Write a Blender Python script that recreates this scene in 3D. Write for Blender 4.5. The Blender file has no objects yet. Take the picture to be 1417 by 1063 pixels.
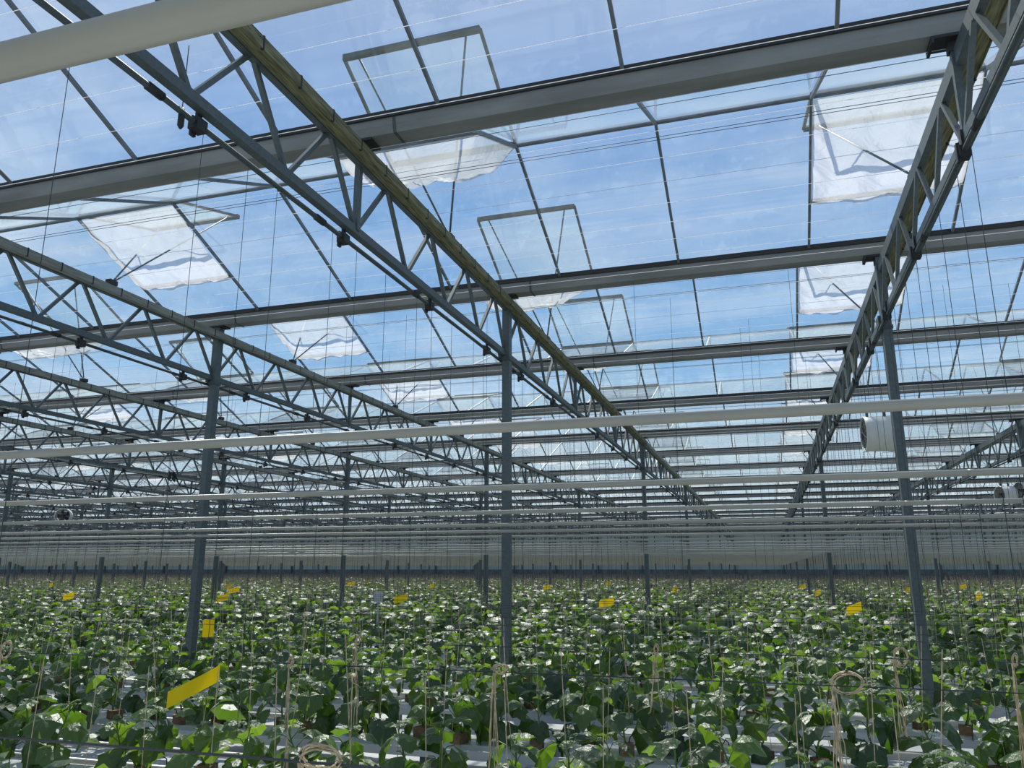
import bpy, math, random
import numpy as np
from mathutils import Vector, Matrix
S = bpy.context.scene
C = S.collection
R = math.radians
# ------------------------------------------------------------------ camera, sky, sun, exposure
CAMZ = 1.5152
F_PX, PITCH, YAW = 1088.3, R(13.263), R(17.58)
cam_d = bpy.data.cameras.new('camera'); cam = bpy.data.objects.new('camera', cam_d); C.objects.link(cam)
cam.location = (0, 0, CAMZ); cam.rotation_euler = (R(90) + PITCH, 0, YAW)
cam_d.sensor_width = 36; cam_d.lens = F_PX / 1417 * 36; cam_d.clip_end = 600; cam_d.clip_start = .05
S.camera = cam
S.view_settings.view_transform = 'Standard'; S.view_settings.look = 'None'
S.view_settings.gamma = 1; S.view_settings.use_curve_mapping = False
S.view_settings.exposure = 0.0
S.cycles.transparent_max_bounces = 48
S.cycles.max_bounces = 8
S.cycles.caustics_reflective = False; S.cycles.caustics_refractive = False

def nd(nt, t, **kw):
    n = nt.nodes.new(t)
    for k, v in kw.items():
        if k in n.inputs: n.inputs[k].default_value = v
        else: setattr(n, k, v)
    return n
W = bpy.data.worlds.new('sky'); S.world = W; W.use_nodes = True
nt = W.node_tree; nt.nodes.clear()
tc = nd(nt, 'ShaderNodeTexCoord'); sep = nd(nt, 'ShaderNodeSeparateXYZ'); nt.links.new(tc.outputs['Generated'], sep.inputs[0])
rp = nd(nt, 'ShaderNodeValToRGB'); nt.links.new(sep.outputs['Z'], rp.inputs[0])
el = rp.color_ramp.elements
el[0].position = 0.0; el[0].color = (.80, .86, .92, 1)
el[1].position = 1.0; el[1].color = (.24, .36, .68, 1)
for pos, c in ((.08, (.66, .78, .92, 1)), (.24, (.27, .51, .85, 1)), (.40, (.20, .41, .78, 1)), (.52, (.24, .41, .76, 1)), (.64, (.36, .48, .76, 1))):
    e = el.new(pos); e.color = c
# thin high cloud: noise on the plane of the cloud deck
dv = nd(nt, 'ShaderNodeVectorMath', operation='DIVIDE')
ad = nd(nt, 'ShaderNodeMath', operation='ADD'); ad.inputs[1].default_value = .12
nt.links.new(sep.outputs['Z'], ad.inputs[0])
mx = nd(nt, 'ShaderNodeMath', operation='MAXIMUM'); mx.inputs[1].default_value = .03; nt.links.new(ad.outputs[0], mx.inputs[0])
nt.links.new(tc.outputs['Generated'], dv.inputs[0]); nt.links.new(mx.outputs[0], dv.inputs[1])
mp = nd(nt, 'ShaderNodeMapping'); mp.inputs['Scale'].default_value = (.8, 1.7, .0); mp.inputs['Rotation'].default_value = (0, 0, R(25)); mp.inputs['Location'].default_value = (3.3, 1.7, 0)
nt.links.new(dv.outputs[0], mp.inputs[0])
nz = nd(nt, 'ShaderNodeTexNoise'); nz.inputs['Scale'].default_value = 1.1; nz.inputs['Detail'].default_value = 7; nz.inputs['Roughness'].default_value = .58; nz.inputs['Distortion'].default_value = .5
nt.links.new(mp.outputs[0], nz.inputs['Vector'])
cr = nd(nt, 'ShaderNodeValToRGB'); cr.color_ramp.elements[0].position = .44; cr.color_ramp.elements[1].position = .78
nt.links.new(nz.outputs['Fac'], cr.inputs[0])
ml = nd(nt, 'ShaderNodeMath', operation='MULTIPLY'); ml.inputs[1].default_value = .7; nt.links.new(cr.outputs[0], ml.inputs[0])
mxr = nd(nt, 'ShaderNodeMixRGB'); mxr.inputs[2].default_value = (.80, .86, .97, 1)
nt.links.new(ml.outputs[0], mxr.inputs[0]); nt.links.new(rp.outputs[0], mxr.inputs[1])
bg = nd(nt, 'ShaderNodeBackground'); bg.inputs['Strength'].default_value = 1.0
wo = nd(nt, 'ShaderNodeOutputWorld'); nt.links.new(mxr.outputs[0], bg.inputs[0]); nt.links.new(bg.outputs[0], wo.inputs[0])
SUN_AZ, SUN_EL = R(24), R(56)      # azimuth measured from +Y towards -X
sd = bpy.data.lights.new('sun', 'SUN'); sun = bpy.data.objects.new('sun', sd); C.objects.link(sun)
sd.energy = 6.0; sd.angle = R(.6); sd.color = (1, .96, .88)
sdir = Vector((-math.sin(SUN_AZ) * math.cos(SUN_EL), math.cos(SUN_AZ) * math.cos(SUN_EL), math.sin(SUN_EL)))
sun.rotation_euler = sdir.to_track_quat('Z', 'Y').to_euler(); sun.location = (0, 0, 30)

rng = random.Random(7); npr = np.random.RandomState(11)
# ------------------------------------------------------------------ view helpers (only to choose what is worth building one by one)
def proj(x, y, z):
    z -= CAMZ
    r = x * math.cos(YAW) + y * math.sin(YAW); fw = y * math.cos(YAW) - x * math.sin(YAW)
    u = z * math.cos(PITCH) - fw * math.sin(PITCH); c = fw * math.cos(PITCH) + z * math.sin(PITCH)
    if c < .05: return None
    return 708.5 + F_PX * r / c, 531.5 - F_PX * u / c, c
def inview(x, y, z, m=60):
    p = proj(x, y, z)
    return p is not None and -m < p[0] < 1417 + m and -m < p[1] < 1063 + m
# ------------------------------------------------------------------ materials
MATS = {}
def mat(name, col, rough=.5, metal=0., noise=0., nscale=8., spec=.5, bump=0., bscale=60., col2=None, stretch=None):
    m = bpy.data.materials.new(name); m.use_nodes = True; MATS[name] = m
    nt = m.node_tree; b = nt.nodes['Principled BSDF']
    b.inputs['Base Color'].default_value = (*col, 1); b.inputs['Roughness'].default_value = rough
    b.inputs['Metallic'].default_value = metal; b.inputs['Specular IOR Level'].default_value = spec
    if noise or bump or col2:
        tc = nd(nt, 'ShaderNodeTexCoord'); src = tc.outputs['Object']
        if stretch:
            mp = nd(nt, 'ShaderNodeMapping'); mp.inputs['Scale'].default_value = stretch; nt.links.new(src, mp.inputs[0]); src = mp.outputs[0]
        n = nd(nt, 'ShaderNodeTexNoise'); n.inputs['Scale'].default_value = nscale; n.inputs['Detail'].default_value = 5
        nt.links.new(src, n.inputs['Vector'])
        r_ = nd(nt, 'ShaderNodeValToRGB'); r_.color_ramp.elements[0].position = .35; r_.color_ramp.elements[1].position = .65
        c2 = col2 if col2 else tuple(min(1, c * (1 + noise)) for c in col); c1 = col if col2 else tuple(c * (1 - noise) for c in col)
        r_.color_ramp.elements[0].color = (*c1, 1); r_.color_ramp.elements[1].color = (*c2, 1)
        nt.links.new(n.outputs['Fac'], r_.inputs[0]); nt.links.new(r_.outputs[0], b.inputs['Base Color'])
        if bump:
            n2 = nd(nt, 'ShaderNodeTexNoise'); n2.inputs['Scale'].default_value = bscale; nt.links.new(src, n2.inputs['Vector'])
            bp = nd(nt, 'ShaderNodeBump'); bp.inputs['Strength'].default_value = bump; bp.inputs['Distance'].default_value = .02
            nt.links.new(n2.outputs['Fac'], bp.inputs['Height']); nt.links.new(bp.outputs[0], b.inputs['Normal'])
    return m
STEEL = mat('galvanised_steel', (.098, .122, .127), .55, .2, noise=.12, nscale=30)
STEELD = mat('weathered_steel', (.07, .088, .094), .6, .1, noise=.15, nscale=20)
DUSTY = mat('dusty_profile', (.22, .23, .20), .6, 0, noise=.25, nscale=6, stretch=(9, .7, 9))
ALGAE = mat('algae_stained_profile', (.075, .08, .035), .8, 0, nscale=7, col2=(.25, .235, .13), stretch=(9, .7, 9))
ALU = mat('aluminium', (.15, .17, .18), .5, .3, noise=.2, nscale=6)
GUT = mat('gutter_aluminium', (.22, .225, .22), .55, .2, noise=.18, nscale=2.2, stretch=(.5, 3, 3))
RUB = mat('black_rubber', (.02, .02, .022), .6)
DARK = mat('dark_cable', (.035, .04, .045), .6)
PIPE = mat('white_painted_pipe', (.37, .355, .295), .35, 0, noise=.06, nscale=3)
WIREW = None
YEL0 = mat('yellow_card_face', (.90, .62, .005), .4, 0, noise=.04, nscale=30)
TWINE = mat('beige_twine', (.62, .48, .31), .85, 0, noise=.25, nscale=40)
COCO = mat('coco_block', (.20, .125, .08), .9, 0, noise=.3, nscale=30, bump=.5)
STEM = mat('green_stem', (.12, .22, .04), .5, 0, noise=.2, nscale=20)
FLOORM = mat('white_ground_film', (.28, .30, .32), .4, 0, nscale=1.3, col2=(.50, .51, .52), bump=.35, bscale=7)
TROUGH = mat('white_trough', (.50, .52, .53), .35, 0, noise=.08, nscale=4)
SLABM = mat('white_slab_film', (.58, .59, .59), .3, 0, noise=.07, nscale=5, bump=.4, bscale=14)
FANW = mat('fan_casing', (.66, .66, .62), .4, 0, noise=.05, nscale=5)
FAND = mat('fan_blade', (.03, .03, .035), .45)
CONC = mat('concrete_plinth', (.14, .17, .17), .9, 0, noise=.25, nscale=2)
WCURT = mat('pale_side_screen', (.42, .48, .45), .8, 0, noise=.1, nscale=.6)
def shader_mix(name, build):
    m = bpy.data.materials.new(name); m.use_nodes = True; nt = m.node_tree; nt.nodes.clear()
    out = nd(nt, 'ShaderNodeOutputMaterial'); nt.links.new(build(nt), out.inputs[0]); MATS[name] = m; return m
def mixs(nt, fac, a, b):
    m = nd(nt, 'ShaderNodeMixShader')
    if isinstance(fac, float): m.inputs[0].default_value = fac
    else: nt.links.new(fac, m.inputs[0])
    nt.links.new(a, m.inputs[1]); nt.links.new(b, m.inputs[2]); return m.outputs[0]
def b_glass(nt):
    t = nd(nt, 'ShaderNodeBsdfTransparent'); t.inputs[0].default_value = (.965, .985, .978, 1)
    g = nd(nt, 'ShaderNodeBsdfGlossy'); g.inputs['Roughness'].default_value = .03; g.inputs[0].default_value = (.9, .97, .95, 1)
    lw = nd(nt, 'ShaderNodeLayerWeight'); pw = nd(nt, 'ShaderNodeMath', operation='POWER'); pw.inputs[1].default_value = 5
    nt.links.new(lw.outputs['Facing'], pw.inputs[0])
    fr = nd(nt, 'ShaderNodeMapRange'); fr.inputs['To Min'].default_value = .04; fr.inputs['To Max'].default_value = .45; nt.links.new(pw.outputs[0], fr.inputs[0])
    a = mixs(nt, fr.outputs[0], t.outputs[0], g.outputs[0])
    d = nd(nt, 'ShaderNodeBsdfDiffuse'); d.inputs[0].default_value = (.92, .96, .95, 1)
    tl = nd(nt, 'ShaderNodeBsdfTranslucent'); tl.inputs[0].default_value = (.92, .96, .95, 1)
    dt = mixs(nt, .5, d.outputs[0], tl.outputs[0])
    tc = nd(nt, 'ShaderNodeTexCoord'); n = nd(nt, 'ShaderNodeTexNoise'); n.inputs['Scale'].default_value = .9; n.inputs['Detail'].default_value = 6
    nt.links.new(tc.outputs['Object'], n.inputs['Vector'])
    mr = nd(nt, 'ShaderNodeMapRange'); mr.inputs['From Min'].default_value = .35; mr.inputs['From Max'].default_value = .75
    mr.inputs['To Min'].default_value = .012; mr.inputs['To Max'].default_value = .055
    nt.links.new(n.outputs['Fac'], mr.inputs[0])
    # a dust film covers more of the view the flatter one looks along the pane
    cs = nd(nt, 'ShaderNodeMath', operation='SUBTRACT'); cs.inputs[0].default_value = 1.04; nt.links.new(lw.outputs['Facing'], cs.inputs[1])
    dv = nd(nt, 'ShaderNodeMath', operation='DIVIDE'); dv.use_clamp = True; nt.links.new(mr.outputs[0], dv.inputs[0]); nt.links.new(cs.outputs[0], dv.inputs[1])
    mn = nd(nt, 'ShaderNodeMath', operation='MINIMUM'); mn.inputs[1].default_value = .5; nt.links.new(dv.outputs[0], mn.inputs[0])
    return mixs(nt, mn.outputs[0], a, dt)
GLASS = shader_mix('roof_glass', b_glass)
def b_net(nt):
    t = nd(nt, 'ShaderNodeBsdfTransparent'); t.inputs[0].default_value = (.95, .96, .97, 1)
    d = nd(nt, 'ShaderNodeBsdfDiffuse'); d.inputs[0].default_value = (.82, .83, .84, 1)
    tl = nd(nt, 'ShaderNodeBsdfTranslucent'); tl.inputs[0].default_value = (.74, .75, .76, 1)
    g = nd(nt, 'ShaderNodeBsdfGlossy'); g.inputs['Roughness'].default_value = .3
    tc = nd(nt, 'ShaderNodeTexCoord'); n = nd(nt, 'ShaderNodeTexNoise'); n.inputs['Scale'].default_value = 5; n.inputs['Detail'].default_value = 6; n.inputs['Distortion'].default_value = 2.0
    nt.links.new(tc.outputs['Object'], n.inputs['Vector'])
    bp = nd(nt, 'ShaderNodeBump'); bp.inputs['Strength'].default_value = .6; bp.inputs['Distance'].default_value = .05
    nt.links.new(n.outputs['Fac'], bp.inputs['Height'])
    for s in (d, tl, g): nt.links.new(bp.outputs[0], s.inputs['Normal'])
    a = mixs(nt, .60, d.outputs[0], tl.outputs[0]); a = mixs(nt, .07, a, g.outputs[0])
    return mixs(nt, .64, t.outputs[0], a)
NET = shader_mix('white_insect_net', b_net)
def b_leaf(nt):
    geo = nd(nt, 'ShaderNodeNewGeometry')
    r_ = nd(nt, 'ShaderNodeValToRGB'); r_.color_ramp.elements[0].color = (.012, .034, .014, 1); r_.color_ramp.elements[1].color = (.050, .095, .022, 1)
    oi = nd(nt, 'ShaderNodeObjectInfo'); ad = nd(nt, 'ShaderNodeMath', operation='ADD'); nt.links.new(geo.outputs['Random Per Island'], ad.inputs[0]); nt.links.new(oi.outputs['Random'], ad.inputs[1])
    fc = nd(nt, 'ShaderNodeMath', operation='FRACT'); nt.links.new(ad.outputs[0], fc.inputs[0])
    nt.links.new(fc.outputs[0], r_.inputs[0])
    tc = nd(nt, 'ShaderNodeTexCoord'); n = nd(nt, 'ShaderNodeTexNoise'); n.inputs['Scale'].default_value = 26; n.inputs['Detail'].default_value = 3
    nt.links.new(tc.outputs['Object'], n.inputs['Vector'])
    bp = nd(nt, 'ShaderNodeBump'); bp.inputs['Strength'].default_value = .45; bp.inputs['Distance'].default_value = .02
    nt.links.new(n.outputs['Fac'], bp.inputs['Height'])
    b = nd(nt, 'ShaderNodeBsdfPrincipled'); b.inputs['Roughness'].default_value = .44; b.inputs['Specular IOR Level'].default_value = .8
    nt.links.new(r_.outputs[0], b.inputs['Base Color']); nt.links.new(bp.outputs[0], b.inputs['Normal'])
    tl = nd(nt, 'ShaderNodeBsdfTranslucent')
    r2 = nd(nt, 'ShaderNodeValToRGB'); r2.color_ramp.elements[0].color = (.09, .22, .012, 1); r2.color_ramp.elements[1].color = (.30, .50, .03, 1)
    nt.links.new(fc.outputs[0], r2.inputs[0]); nt.links.new(r2.outputs[0], tl.inputs[0])
    return mixs(nt, .38, b.outputs[0], tl.outputs[0])
LEAF = shader_mix('cucumber_leaf', b_leaf)
def b_yel(nt):
    b = nd(nt, 'ShaderNodeBsdfPrincipled'); b.inputs['Base Color'].default_value = (.95, .74, .006, 1); b.inputs['Roughness'].default_value = .4
    tl = nd(nt, 'ShaderNodeBsdfTranslucent'); tl.inputs[0].default_value = (.98, .84, .02, 1)
    return mixs(nt, .45, b.outputs[0], tl.outputs[0])
def b_wire(nt):
    d = nd(nt, 'ShaderNodeBsdfDiffuse'); d.inputs[0].default_value = (.9, .91, .93, 1)
    tl = nd(nt, 'ShaderNodeBsdfTranslucent'); tl.inputs[0].default_value = (.95, .96, .98, 1)
    return mixs(nt, .6, d.outputs[0], tl.outputs[0])
WIREW = shader_mix('white_screen_wire', b_wire)
YEL = shader_mix('yellow_sticky_card', b_yel)
# ------------------------------------------------------------------ mesh builder
class MB:
    def __init__(s): s.v = []; s.f = []; s.m = []
    def add(s, vs, fs, mi=0):
        o = len(s.v); s.v.extend(vs); s.f.extend([tuple(i + o for i in f) for f in fs]); s.m.extend([mi] * len(fs)); return s
    def box(s, x0, x1, y0, y1, z0, z1, mi=0):
        vs = [(x, y, z) for z in (z0, z1) for y in (y0, y1) for x in (x0, x1)]
        return s.add(vs, [(0, 2, 3, 1), (4, 5, 7, 6), (0, 1, 5, 4), (2, 6, 7, 3), (0, 4, 6, 2), (1, 3, 7, 5)], mi)
    def beam(s, a, b, w, h, mi=0, up=(0, 0, 1)):
        a = Vector(a); b = Vector(b); d = (b - a).normalized(); u = Vector(up)
        if abs(d.dot(u)) > .98: u = Vector((0, 1, 0))
        sx = d.cross(u).normalized(); uz = sx.cross(d).normalized()
        vs = [tuple(p + sx * (i * w / 2) + uz * (j * h / 2)) for p in (a, b) for i, j in ((-1, -1), (1, -1), (1, 1), (-1, 1))]
        return s.add(vs, [(0, 1, 2, 3), (7, 6, 5, 4), (0, 4, 5, 1), (1, 5, 6, 2), (2, 6, 7, 3), (3, 7, 4, 0)], mi)
    def tube(s, pts, r, n=6, mi=0, cap=True):
        pts = [Vector(p) for p in pts]; rs = r if isinstance(r, (list, tuple)) else [r] * len(pts)
        vs = []; fs = []
        d0 = (pts[1] - pts[0]).normalized(); ref = Vector((0, 0, 1)) if abs(d0.z) < .9 else Vector((1, 0, 0))
        for i, p in enumerate(pts):
            d = (pts[min(i + 1, len(pts) - 1)] - pts[max(i - 1, 0)]).normalized()
            a = d.cross(ref)
            if a.length < 1e-3: a = d.orthogonal()
            a.normalize(); b = d.cross(a).normalized()
            for k in range(n):
                t = 2 * math.pi * k / n; vs.append(tuple(p + (a * math.cos(t) + b * math.sin(t)) * rs[i]))
        for i in range(len(pts) - 1):
            for k in range(n):
                k2 = (k + 1) % n; fs.append((i * n + k, i * n + k2, (i + 1) * n + k2, (i + 1) * n + k))
        if cap: fs.append(tuple(range(n))[::-1]); fs.append(tuple((len(pts) - 1) * n + k for k in range(n)))
        return s.add(vs, fs, mi)
    def extrude_x(s, prof, x0, x1, mi=0):
        n = len(prof); vs = [(x, y, z) for x in (x0, x1) for y, z in prof]
        fs = [(i, (i + 1) % n, n + (i + 1) % n, n + i) for i in range(n)] + [tuple(range(n))[::-1], tuple(range(n, 2 * n))]
        return s.add(vs, fs, mi)
    def mesh(s, name, mats, smooth=False):
        me = bpy.data.meshes.new(name); me.from_pydata([tuple(v) for v in s.v], [], s.f)
        mats = mats if isinstance(mats, (list, tuple)) else [mats]
        for m in mats: me.materials.append(m)
        if len(mats) > 1: me.polygons.foreach_set('material_index', s.m)
        if smooth: me.polygons.foreach_set('use_smooth', [True] * len(me.polygons))
        me.update(); return me
def npmesh(name, V, Fq, m, k):
    """fast mesh from arrays: faces all with k corners"""
    me = bpy.data.meshes.new(name); nF = len(Fq)
    me.vertices.add(len(V)); me.vertices.foreach_set('co', V.astype(np.float32).ravel())
    me.loops.add(nF * k); me.loops.foreach_set('vertex_index', Fq.astype(np.int32).ravel())
    me.polygons.add(nF); me.polygons.foreach_set('loop_start', np.arange(nF, dtype=np.int32) * k)
    me.polygons.foreach_set('loop_total', np.full(nF, k, np.int32))
    me.materials.append(m); me.update(calc_edges=True); me.validate(); return me
def ob(name, me, parent=None, loc=(0, 0, 0), rot=None, kind=None):
    o = bpy.data.objects.new(name, me); C.objects.link(o); o.location = loc
    if rot: o.rotation_euler = rot
    if parent is not None: o.parent = parent
    if kind: o['kind'] = kind
    return o
def tag(o, label, cat, group=None):
    o['label'] = label; o['category'] = cat
    if group: o['group'] = group
    return o
def empty(name, loc=(0, 0, 0)):
    return ob(name, None, None, loc)
def copytree(o, parent=None):
    c = o.copy(); C.objects.link(c); c.parent = parent
    for ch in o.children: copytree(ch, c)
    return c
ONES = ['', 'first', 'second', 'third', 'fourth', 'fifth', 'sixth', 'seventh', 'eighth', 'ninth', 'tenth', 'eleventh', 'twelfth', 'thirteenth', 'fourteenth', 'fifteenth', 'sixteenth', 'seventeenth', 'eighteenth', 'nineteenth']
TENS = {2: ('twenty', 'twentieth'), 3: ('thirty', 'thirtieth'), 4: ('forty', 'fortieth'), 5: ('fifty', 'fiftieth'), 6: ('sixty', 'sixtieth'), 7: ('seventy', 'seventieth'), 8: ('eighty', 'eightieth'), 9: ('ninety', 'ninetieth')}
def nth(n):
    if n < 20: return ONES[n]
    t, o = divmod(n, 10)
    return TENS[t][1] if o == 0 else TENS[t][0] + '-' + ONES[o]
def line_name(k):
    if k == 0: return 'on the central line'
    return ('%s line left of centre' % nth(-k)) if k < 0 else ('%s line right of centre' % nth(k))
# ------------------------------------------------------------------ layout
X0, Y0, BAY, SPAN = -3.033, 9.365, 4.5, 4.0
KX = list(range(-21, 7)); XL, XR = X0 - 21 * BAY - 2.25, X0 + 6 * BAY + 2.25
GJ = list(range(-4, 19)); YEND = Y0 + 18 * SPAN; YBACK = Y0 - 4 * SPAN
ZG = CAMZ + 3.51; ZE = CAMZ + 3.66; ZR = CAMZ + 4.459
def gy(j): return Y0 + SPAN * j
# ------------------------------------------------------------------ structure
fl = ob('floor', MB().box(XL, XR, YBACK, YEND + .4, -.12, 0).mesh('floor', FLOORM), kind='structure')
def wall(name, horizontal, pos):
    w = MB()
    if horizontal: w.box(XL, XR, pos, pos + .12, 0, CAMZ - .02)
    else: w.box(pos - .06, pos + .06, YBACK, YEND, 0, .5)
    root = ob(name, w.mesh(name, CONC), kind='structure')
    w = MB(); z0 = CAMZ - .02 if horizontal else .5
    if horizontal: w.box(XL, XR, pos + .03, pos + .07, z0, ZE)
    else: w.box(pos - .02, pos + .02, YBACK, YEND, z0, ZE)
    ob('wall_screen', w.mesh('wall_screen', WCURT), root)
    w = MB()
    if horizontal:
        for k in KX: w.box(X0 + k * BAY - .04, X0 + k * BAY + .04, pos - .06, pos, 0, ZE)
    else:
        for j in GJ: w.box(pos - .1, pos - .02, gy(j) - .04, gy(j) + .04, 0, ZE)
    o = ob('wall_post', w.mesh('wall_post', STEEL), root); o['kind'] = 'stuff'
wall('wall_far', True, YEND + .2); wall('wall_back', True, YBACK - .2); wall('wall_left', False, XL); wall('wall_right', False, XR)

ceil = empty('ceiling', (0, 0, ZR)); ceil['kind'] = 'structure'
SLO = (ZR - ZE) / (SPAN / 2 - .12)
# ridges
rb_me = MB().box(XL, XR, -.02, .02, .0, .028).mesh('ridge_bar', ALU)
for j in GJ[:-1]: ob('ridge_bar', rb_me, ceil, (0, gy(j) + 2, 0))
# bars and panes
hw = SPAN / 2 - .12; sl = math.hypot(hw, ZR - ZE)
bar_me = {}; pane_me = {}
for s in (-1, 1):
    bar_me[s] = MB().beam((0, 0, 0), (0, s * hw, -(ZR - ZE)), .028, .034).mesh('glazing_bar', ALU)
    for full in (True, False):
        y0 = .03 if full else 1.24
        pane_me[s, full] = MB().beam((0, s * y0, -y0 * SLO + .03), (0, s * hw, -hw * SLO + .03), 1.46, .005).mesh('glass_pane', GLASS)
NV = {}   # vents: (j,k) -> side (-1 near, +1 far) the opening lies on
for j in GJ[:-1]:
    for k in KX: NV[j, k] = -1 if k % 2 == 0 else 1
bars = []; panes = []
for j in GJ[:-1]:
    for i in range(3 * KX[0] - 1, 3 * KX[-1] + 2):
        xb = X0 + (i + .5) * 1.5; xc = X0 + i * 1.5
        for s in (-1, 1):
            ym = gy(j) + 2 + s
            vis = any(inview(xc, gy(j) + 2 + s * t, ZR - .4 * t, 40) for t in (0, 1, 1.9))
            pr = proj(xb, ym, ZR - .4); d = pr[2] if pr else 99
            vent = (i % 3 == 0 and NV.get((j, i // 3)) == s)
            bars.append((not (vis or inview(xb, ym, ZR - .4)), d, xb, j, s)); panes.append((not vis, d, xc, j, s, not vent))
bars.sort(); panes.sort()
for n, (nv, d, x, j, s) in enumerate(bars[:300]): ob('glazing_bar', bar_me[s], ceil, (x, gy(j) + 2, 0))
for n, (nv, d, x, j, s, full) in enumerate(panes[:300]): ob('glass_pane', pane_me[s, full], ceil, (x, gy(j) + 2, 0))
V = []; 
for nv, d, x, j, s in bars[300:]:
    y = gy(j) + 2
    for a, dz in ((-.014, 0), (.014, 0), (.014, -.034), (-.014, -.034)): V += [(x + a, y, dz + .02), (x + a, y + s * hw, -(ZR - ZE) + dz + .02)]
V = np.array(V).reshape(-1, 8, 3); Fb = np.array([(0, 1, 3, 2), (2, 3, 5, 4), (4, 5, 7, 6), (6, 7, 1, 0)])
Fq = (Fb[None] + 8 * np.arange(len(V))[:, None, None]).reshape(-1, 4)
ob('glazing_bar', npmesh('glazing_bar', V.reshape(-1, 3), Fq, ALU, 4), ceil, kind='stuff')
V = []
for nv, d, x, j, s, full in panes[300:]:
    y = gy(j) + 2; y0 = .03 if full else 1.24
    V += [(x - .73, y + s * y0, -y0 * SLO + .03), (x + .73, y + s * y0, -y0 * SLO + .03), (x + .73, y + s * hw, -hw * SLO + .03), (x - .73, y + s * hw, -hw * SLO + .03)]
V = np.array(V); ob('glass_pane', npmesh('glass_pane', V, np.arange(len(V)).reshape(-1, 4), GLASS, 4), ceil, kind='stuff')

# ------------------------------------------------------------------ rain gutters
prof = [(-.09, 0), (.09, 0), (.115, .07), (.125, .15), (.10, .15), (.07, .03), (-.07, .03), (-.10, .15), (-.125, .15), (-.115, .07)]
g_me = MB().extrude_x(prof, XL, XR).mesh('rain_gutter', GUT)
g_seal = MB().box(XL, XR, -.142, -.10, .128, .185).box(XL, XR, .10, .142, .128, .185).mesh('rubber_seal', RUB)
jm = MB().extrude_x([(-.095, -.006), (.095, -.006), (.121, .07), (.130, .14), (.126, .14), (.115, .07), (.09, .0), (-.09, .0), (-.115, .07), (-.126, .14), (-.130, .14), (-.121, .07)], -.012, .012).mesh('joint_strip', STEELD)
for n, j in enumerate(GJ):
    g = ob('rain_gutter', g_me, None, (0, gy(j), ZG)); ob('rubber_seal', g_seal, g)
    if j in (-1, 0, 1):
        for k in range(-4, 3): ob('joint_strip', jm, g, (X0 + k * BAY + .35, 0, 0))
    lab = {-4: 'grey aluminium roof gutter at the wall behind the camera', -3: 'grey aluminium roof gutter just behind the camera', -2: 'grey aluminium roof gutter overhead, just out of the top of the photo', -1: 'grey aluminium roof gutter nearest the camera, crossing the top of the photo'}.get(j) or \
        ('grey aluminium roof gutter resting on the three tallest columns' if j == 0 else 'grey aluminium roof gutter, %s behind the one on the tall columns' % nth(j))
    tag(g, lab, 'gutter', 'rain gutters between the glass roofs')
# ------------------------------------------------------------------ lattice trusses (12 m each)
ZT0, ZT1 = CAMZ + 3.30, CAMZ + 3.425; ZB = CAMZ + 2.725; ZTU = CAMZ + 2.655
tmeshes = {}
def truss_parts(q=0.0):
    P = []
    P.append(('top_chord', MB().box(-.03, .025, 0, 12, ZT0, ZT1).mesh('top_chord', STEEL), (0, 0, 0)))
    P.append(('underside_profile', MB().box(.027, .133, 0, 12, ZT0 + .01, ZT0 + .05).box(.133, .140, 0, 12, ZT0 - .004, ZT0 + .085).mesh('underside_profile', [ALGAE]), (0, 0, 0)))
    P.append(('bottom_chord', MB().box(-.07, -.005, 0, 12, ZB - .035, ZB + .035).mesh('bottom_chord', STEEL), (0, 0, 0)))
    P.append(('drive_tube', MB().tube([(-.075, 0, ZTU - .03), (-.075, 12, ZTU - .03)], .019, 8).mesh('drive_tube', STEELD, True), (0, 0, 0)))
    # web: bars lean from the bottom nodes (each metre) to the top nodes half way
    me1 = MB().beam((-.03, .02, ZB + .02), (-.015, .47, ZT0 + .02), .034, .034).mesh('diagonal', STEEL)
    me2 = MB().beam((-.03, .98, ZB + .02), (-.015, .53, ZT0 + .02), .034, .034).mesh('diagonal', STEEL)
    for i in range(12):
        P.append(('diagonal', me1, (0, i, 0))); P.append(('diagonal', me2, (0, i, 0)))
    # short posts carry the gutters between the columns
    sp = MB().beam((-.02, 0, ZB), (-.02, 0, ZG - .01), .05, .05).mesh('gutter_post', STEEL)
    sad = MB().box(-.17, .13, -.09, .09, ZG - .022, ZG - .004).box(-.17, -.15, -.09, .09, ZG - .05, ZG - .02).box(-.06, .03, -.03, .03, ZG - .1, ZG - .02).mesh('gutter_saddle', RUB)
    for y in (4, 8): P.append(('gutter_post', sp, (0, y, 0)))
    for y in (0.0, 4, 8): P.append(('gutter_saddle', sad, (0, y, 0)))
    cl = MB().box(-.11, -.04, -.045, .045, ZTU - .075, ZTU + .0).box(-.085, -.065, -.02, .02, ZTU - .01, ZB + .05).box(-.12, -.10, -.02, .02, ZTU - .10, ZTU + .03).mesh('tube_clamp', RUB)
    cp = MB().tube([(-.075, -.06, ZTU - .03), (-.075, .06, ZTU - .03)], .027, 8).mesh('tube_coupling', RUB, True)
    for i in range(7):
        P.append(('tube_clamp', cl, (0, .86 + 1.76 * i, 0)));
        if i < 6: P.append(('tube_coupling', cp, (0, .50 + 1.76 * i, 0)))
    clip = MB().box(.122, .1425, -.008, .008, ZT0 - .008, ZT0 + .092).mesh('wire_clip', RUB)
    for i in range(27): P.append(('wire_clip', clip, (0, .2 + i * .444, 0)))
    return P
parts = truss_parts()
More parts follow.
